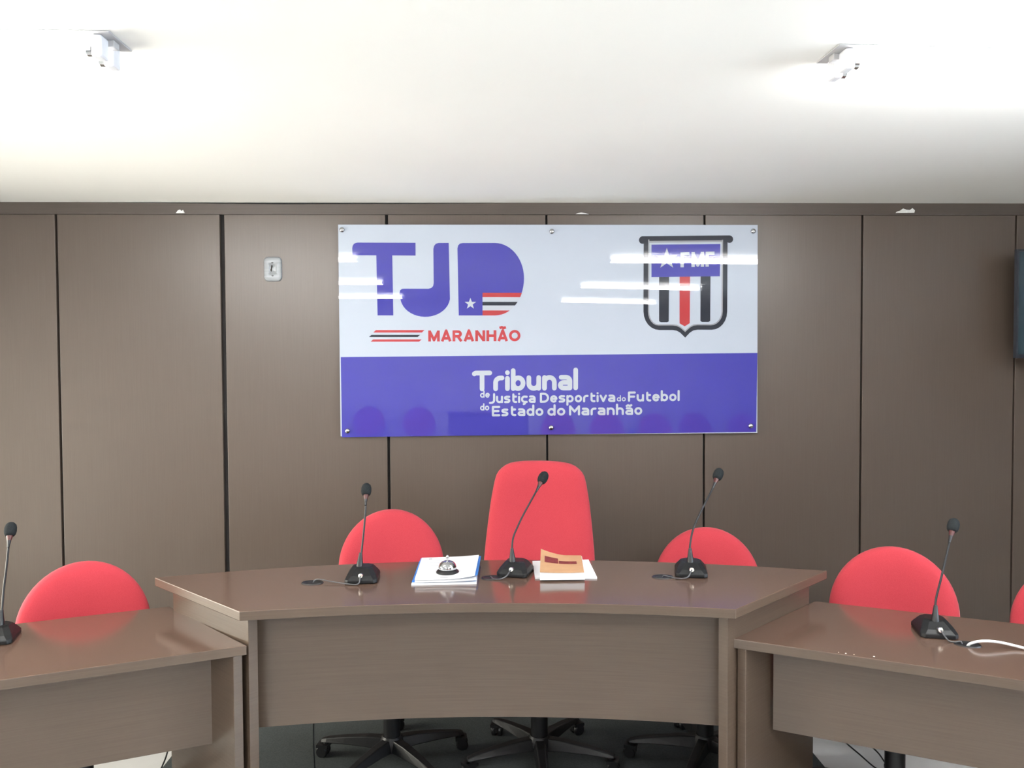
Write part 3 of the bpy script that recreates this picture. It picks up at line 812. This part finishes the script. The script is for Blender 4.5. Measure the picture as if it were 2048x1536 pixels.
mic((1.446, 2.512, z), R(-14), [(1.441, 2.5, .777), (1.444, 2.504, .808), (1.449, 2.511, .847), (1.47, 2.52, .912), (1.49, 2.53, .971), (1.512, 2.542, 1.037), (1.528, 2.556, 1.07), (1.545, 2.572, 1.097)],
    'black gooseneck microphone on the right wing desk', [(1.440, 2.425, z+.006), (1.458, 2.415, z+.004), (1.472, 2.410, z+.006), (1.478, 2.405, z-.02)], z)

wc = tag(link('white_cable', tube(catmull([(1.478, 2.398, .715), (1.482, 2.390, .742), (1.492, 2.378, .755), (1.512, 2.373, .7605), (1.540, 2.371, .7605), (1.575, 2.368, .756), (1.62, 2.352, .748), (1.673, 2.296, .7445), (1.74, 2.24, .744), (1.84, 2.19, .744), (1.95, 2.2, .744)], 6), .0042, 10), M['white_cable'], smooth=60),
         'white cable coming out of the cable hole on right wing desk', 'cable')

# ------------------------------------------------------------------ things on the tall desk
def sheet_block(name, label, corners, z0, z1, mat, curl=None, edge_mat=None, cat='document'):
    """stapled sheets: corners front-left, front-right, back-right, back-left; curl(u,v) lifts the paper"""
    fl, frr, br, bl = [Vector(c) for c in corners]
    nx, ny = 10, 10
    bm = bmesh.new(); top = []; bot = []
    for j in range(ny+1):
        rt, rb = [], []
        for i in range(nx+1):
            u, v = i/nx, j/ny
            p = (fl*(1-u)+frr*u)*(1-v) + (bl*(1-u)+br*u)*v
            c = curl(u, v) if curl else 0.0
            rt.append(bm.verts.new((p.x, p.y, z1+c))); rb.append(bm.verts.new((p.x, p.y, z0+c)))
        top.append(rt); bot.append(rb)
    for j in range(ny):
        for i in range(nx):
            bm.faces.new((top[j][i], top[j][i+1], top[j+1][i+1], top[j+1][i]))
            bm.faces.new((bot[j][i], bot[j+1][i], bot[j+1][i+1], bot[j][i+1]))
    for i in range(nx):
        bm.faces.new((bot[0][i], bot[0][i+1], top[0][i+1], top[0][i])); bm.faces.new((bot[ny][i+1], bot[ny][i], top[ny][i], top[ny][i+1]))
    for j in range(ny):
        bm.faces.new((bot[j+1][0], bot[j][0], top[j][0], top[j+1][0])); bm.faces.new((bot[j][nx], bot[j+1][nx], top[j+1][nx], top[j][nx]))
    cx = (fl+frr+br+bl)/4
    t = empty(name, (cx.x, cx.y, z0), label, cat, 'documents stacked under the bell' if cat == 'document' else None)
    link('sheets', bm, mat, t, world_space=True, smooth=30)
    return t
z = ZM
def stack_curl(k):
    return lambda u, v: .013*k*max(0, u-.45)**2/.3*(.35+.65*(1-v))*.9
d1 = sheet_block('stapled_document', 'white stapled document at bottom of the papers stack', [(-.258, 2.736), (-.034, 2.742), (-.030, 3.022), (-.250, 3.018)], z, z+.006, M['paper'])
d2 = sheet_block('blue_folder', 'bright blue folder showing at left of the papers stack', [(-.257, 2.752), (-.036, 2.756), (-.024, 3.045), (-.254, 3.035)], z+.0065, z+.0095, M['blue_folder'], stack_curl(.25))
d3 = sheet_block('stapled_document', 'white stapled document in the middle of the papers stack', [(-.246, 2.737), (-.036, 2.741), (-.032, 3.030), (-.244, 3.024)], z+.010, z+.016, M['paper'], stack_curl(.35))
d4 = sheet_block('blue_folder', 'thin blue folder just below the topmost document', [(-.252, 2.760), (-.030, 2.765), (-.020, 3.052), (-.250, 3.042)], z+.0165, z+.018, M['blue_folder'], stack_curl(.7))
d5 = sheet_block('stapled_document', 'topmost white stapled document with the bell on it', [(-.246, 2.735), (-.040, 2.738), (-.028, 3.046), (-.245, 3.030)], z+.0185, z+.0225, M['paper'], stack_curl(1.0))
# faint print and the staple of the top document
bm = bmesh.new()
for j in range(5):
    yy = 2.985-j*.018
    add_box(bm, -.222, -.222+(.05, .04, .09, .085, .07)[j], yy, yy+.0035, z+.0225, z+.0229)
link('print', bm, M['print'], d5, world_space=True)
bm = bmesh.new(); add_box(bm, -.160, -.128, 2.748, 2.7495, z+.0225, z+.0235)
link('staple', bm, M['grey_cable'], d5, world_space=True)
bm = bmesh.new(); add_box(bm, -.216, -.204, 3.005, 3.0085, z+.0225, z+.0235)
link('staple', bm, M['grey_cable'], d5, world_space=True)

bell = empty('desk_bell', (-.137, 2.812, z+.0236), 'chrome call bell with black base on top of the papers', 'bell')
link('base', lathe([(0, 0), (.040, 0), (.0405, .003), (.037, .007), (.033, .0105), (0, .0105)], 32), M['black'], bell, smooth=40)
link('dome', lathe([(.0315, .0125), (.0325, .0145), (.0315, .022), (.0275, .031), (.0205, .0375), (.011, .041), (0, .042)], 36), M['chrome'], bell, smooth=60)
link('button', lathe([(0, .040), (.0032, .040), (.0032, .048), (.0058, .050), (.0062, .056), (.0045, .061), (0, .0625)], 18), M['chrome'], bell, smooth=60)
link('pivot', lathe([(0, .010), (.008, .010), (.008, .018), (0, .018)], 14), M['black'], bell, smooth=40)

sh = sheet_block('white_booklet', 'thin white booklet lying under the tan book', [(.172, 2.797), (.390, 2.786), (.392, 3.035), (.176, 3.024)], z, z+.006, M['paper'], cat='booklet')
book = empty('thick_book', (.265, 2.85, z+.007), 'thick book with tan cover lying on white booklet', 'book')
def book_block(corners, z0, z1, curl0, curl1, mat, name, nx=10, ny=8):
    fl, frr, br, bl = [Vector(c) for c in corners]
    bm = bmesh.new(); top = []; bot = []
    for j in range(ny+1):
        rt, rb = [], []
        for i in range(nx+1):
            u, v = i/nx, j/ny
            p = (fl*(1-u)+frr*u)*(1-v) + (bl*(1-u)+br*u)*v
            rt.append(bm.verts.new((p.x, p.y, z1+curl1(u, v)))); rb.append(bm.verts.new((p.x, p.y, z0+curl0(u, v))))
        top.append(rt); bot.append(rb)
    for j in range(ny):
        for i in range(nx):
            bm.faces.new((top[j][i], top[j][i+1], top[j+1][i+1], top[j+1][i]))
            bm.faces.new((bot[j][i], bot[j+1][i], bot[j+1][i+1], bot[j][i+1]))
    for i in range(nx):
        bm.faces.new((bot[0][i], bot[0][i+1], top[0][i+1], top[0][i])); bm.faces.new((bot[ny][i+1], bot[ny][i], top[ny][i], top[ny][i+1]))
    for j in range(ny):
        bm.faces.new((bot[j+1][0], bot[j][0], top[j][0], top[j+1][0])); bm.faces.new((bot[j][nx], bot[j+1][nx], top[j+1][nx], top[j][nx]))
    return link(name, bm, mat, book, world_space=True, smooth=30)
lift = lambda u, v: .024*max(0, 1-u*1.6)**1.6*v**1.2 - .002*u
flat = lambda u, v: 0.0
wav = lambda u, v: -.002*math.sin(u*PI)*(1-v)
bc = [(.187, 2.757), (.342, 2.755), (.360, 2.980), (.208, 2.980)]
book_block(bc, z+.0075, z+.034, lambda u, v: .004*max(0, u-.7)/.3*(1-v), lambda u, v: lift(u, v)*.45+wav(u, v), M['paper'], 'page_block')
book_block([(.186, 2.753), (.340, 2.751), (.358, 2.985), (.206, 2.990)], z+.0345, z+.0365, lambda u, v: lift(u, v)+wav(u, v), lambda u, v: lift(u, v)+wav(u, v), M['tan'], 'front_cover')
book_block([(.186, 2.757), (.343, 2.755), (.361, 2.982), (.207, 2.982)], z+.0065, z+.0075, flat, lambda u, v: .004*max(0, u-.7)/.3*(1-v), M['paper'], 'back_cover')
def cover_strip(u0, u1, v0, v1, name, mat):
    fl, frr, br, bl = [Vector(c) for c in [(.186, 2.753), (.340, 2.751), (.358, 2.985), (.206, 2.990)]]
    bm = bmesh.new(); rows = []
    for j in range(3):
        row = []
        for i in range(9):
            u = u0+(u1-u0)*i/8; v = v0(u)+(v1(u)-v0(u))*j/2
            p = (fl*(1-u)+frr*u)*(1-v) + (bl*(1-u)+br*u)*v
            row.append(bm.verts.new((p.x, p.y, z+.0371+lift(u, v)+wav(u, v))))
        rows.append(row)
    for j in range(2):
        for i in range(8): bm.faces.new((rows[j][i], rows[j][i+1], rows[j+1][i+1], rows[j+1][i]))
    link(name, bm, mat, book, world_space=True)
cover_strip(.10, .42, lambda u: .46, lambda u: .74, 'title_print', M['maroon'])
cover_strip(.44, .86, lambda u: .46, lambda u: .62, 'title_print', M['maroon'])

# ------------------------------------------------------------------ cables hanging under the desks
def hang(pts, label):
    tag(link('hanging_cable', tube(catmull(pts, 6), .003, 8), M['black'], smooth=60), label, 'cable', 'thin cables below the desks')
hang([(-.607, 2.79, .82), (-.63, 2.86, .6), (-.655, 3.0, .30), (-.655, 3.0, .16), (-.645, 3.01, .03), (-.60, 3.05, .004)], 'thin black cable hanging below left part of tall desk')
hang([(-1.17, 2.86, .708), (-1.18, 2.92, .50), (-1.19, 2.98, .25), (-1.20, 3.0, .166), (-1.226, 3.0, .098), (-1.26, 3.0, .03), (-1.33, 3.02, .004), (-1.42, 3.05, .004)], 'thin black cable dropping behind inner end of the left wing desk')
hang([(1.478, 2.41, .70), (1.40, 2.62, .45), (1.366, 2.95, .20), (1.372, 3.0, .157), (1.436, 3.0, .098), (1.52, 3.0, .03), (1.62, 3.0, .004)], 'thin black cable slanting down left of the right chair column')

hang([(1.49, 2.42, .70), (1.46, 2.66, .42), (1.46, 2.95, .18), (1.471, 3.0, .142), (1.513, 3.0, .098), (1.57, 3.02, .03), (1.66, 3.05, .004)], 'second thin black cable slanting down just left of right chair column')

# cabinet behind the camera that the sign mirrors as a dark box
cab = empty('low_cabinet', (.02, -1.05, 0), 'dark box shaped cabinet behind the camera, mirrored in the sign', 'cabinet')
link('body', box(-.42, .42, -.2, .2, .06, 1.06), M['desk'], cab, bevel=.003)
link('top', box(-.44, .44, -.22, .22, 1.06, 1.085), M['desk_top'], cab, bevel=.003)
link('plinth', box(-.40, .40, -.18, .18, 0, .06), M['groove'], cab)
for s in (-1, 1):
    d = link('door', box(-.20, .20, .2, .215, .08, 1.04), M['desk'], cab, loc=(s*.208, 0, 0), bevel=.002)
    link('handle', tube([(0, .24, .5), (0, .24, .64)], .006, 8), M['chrome'], d, loc=(-s*.16, 0, 0))
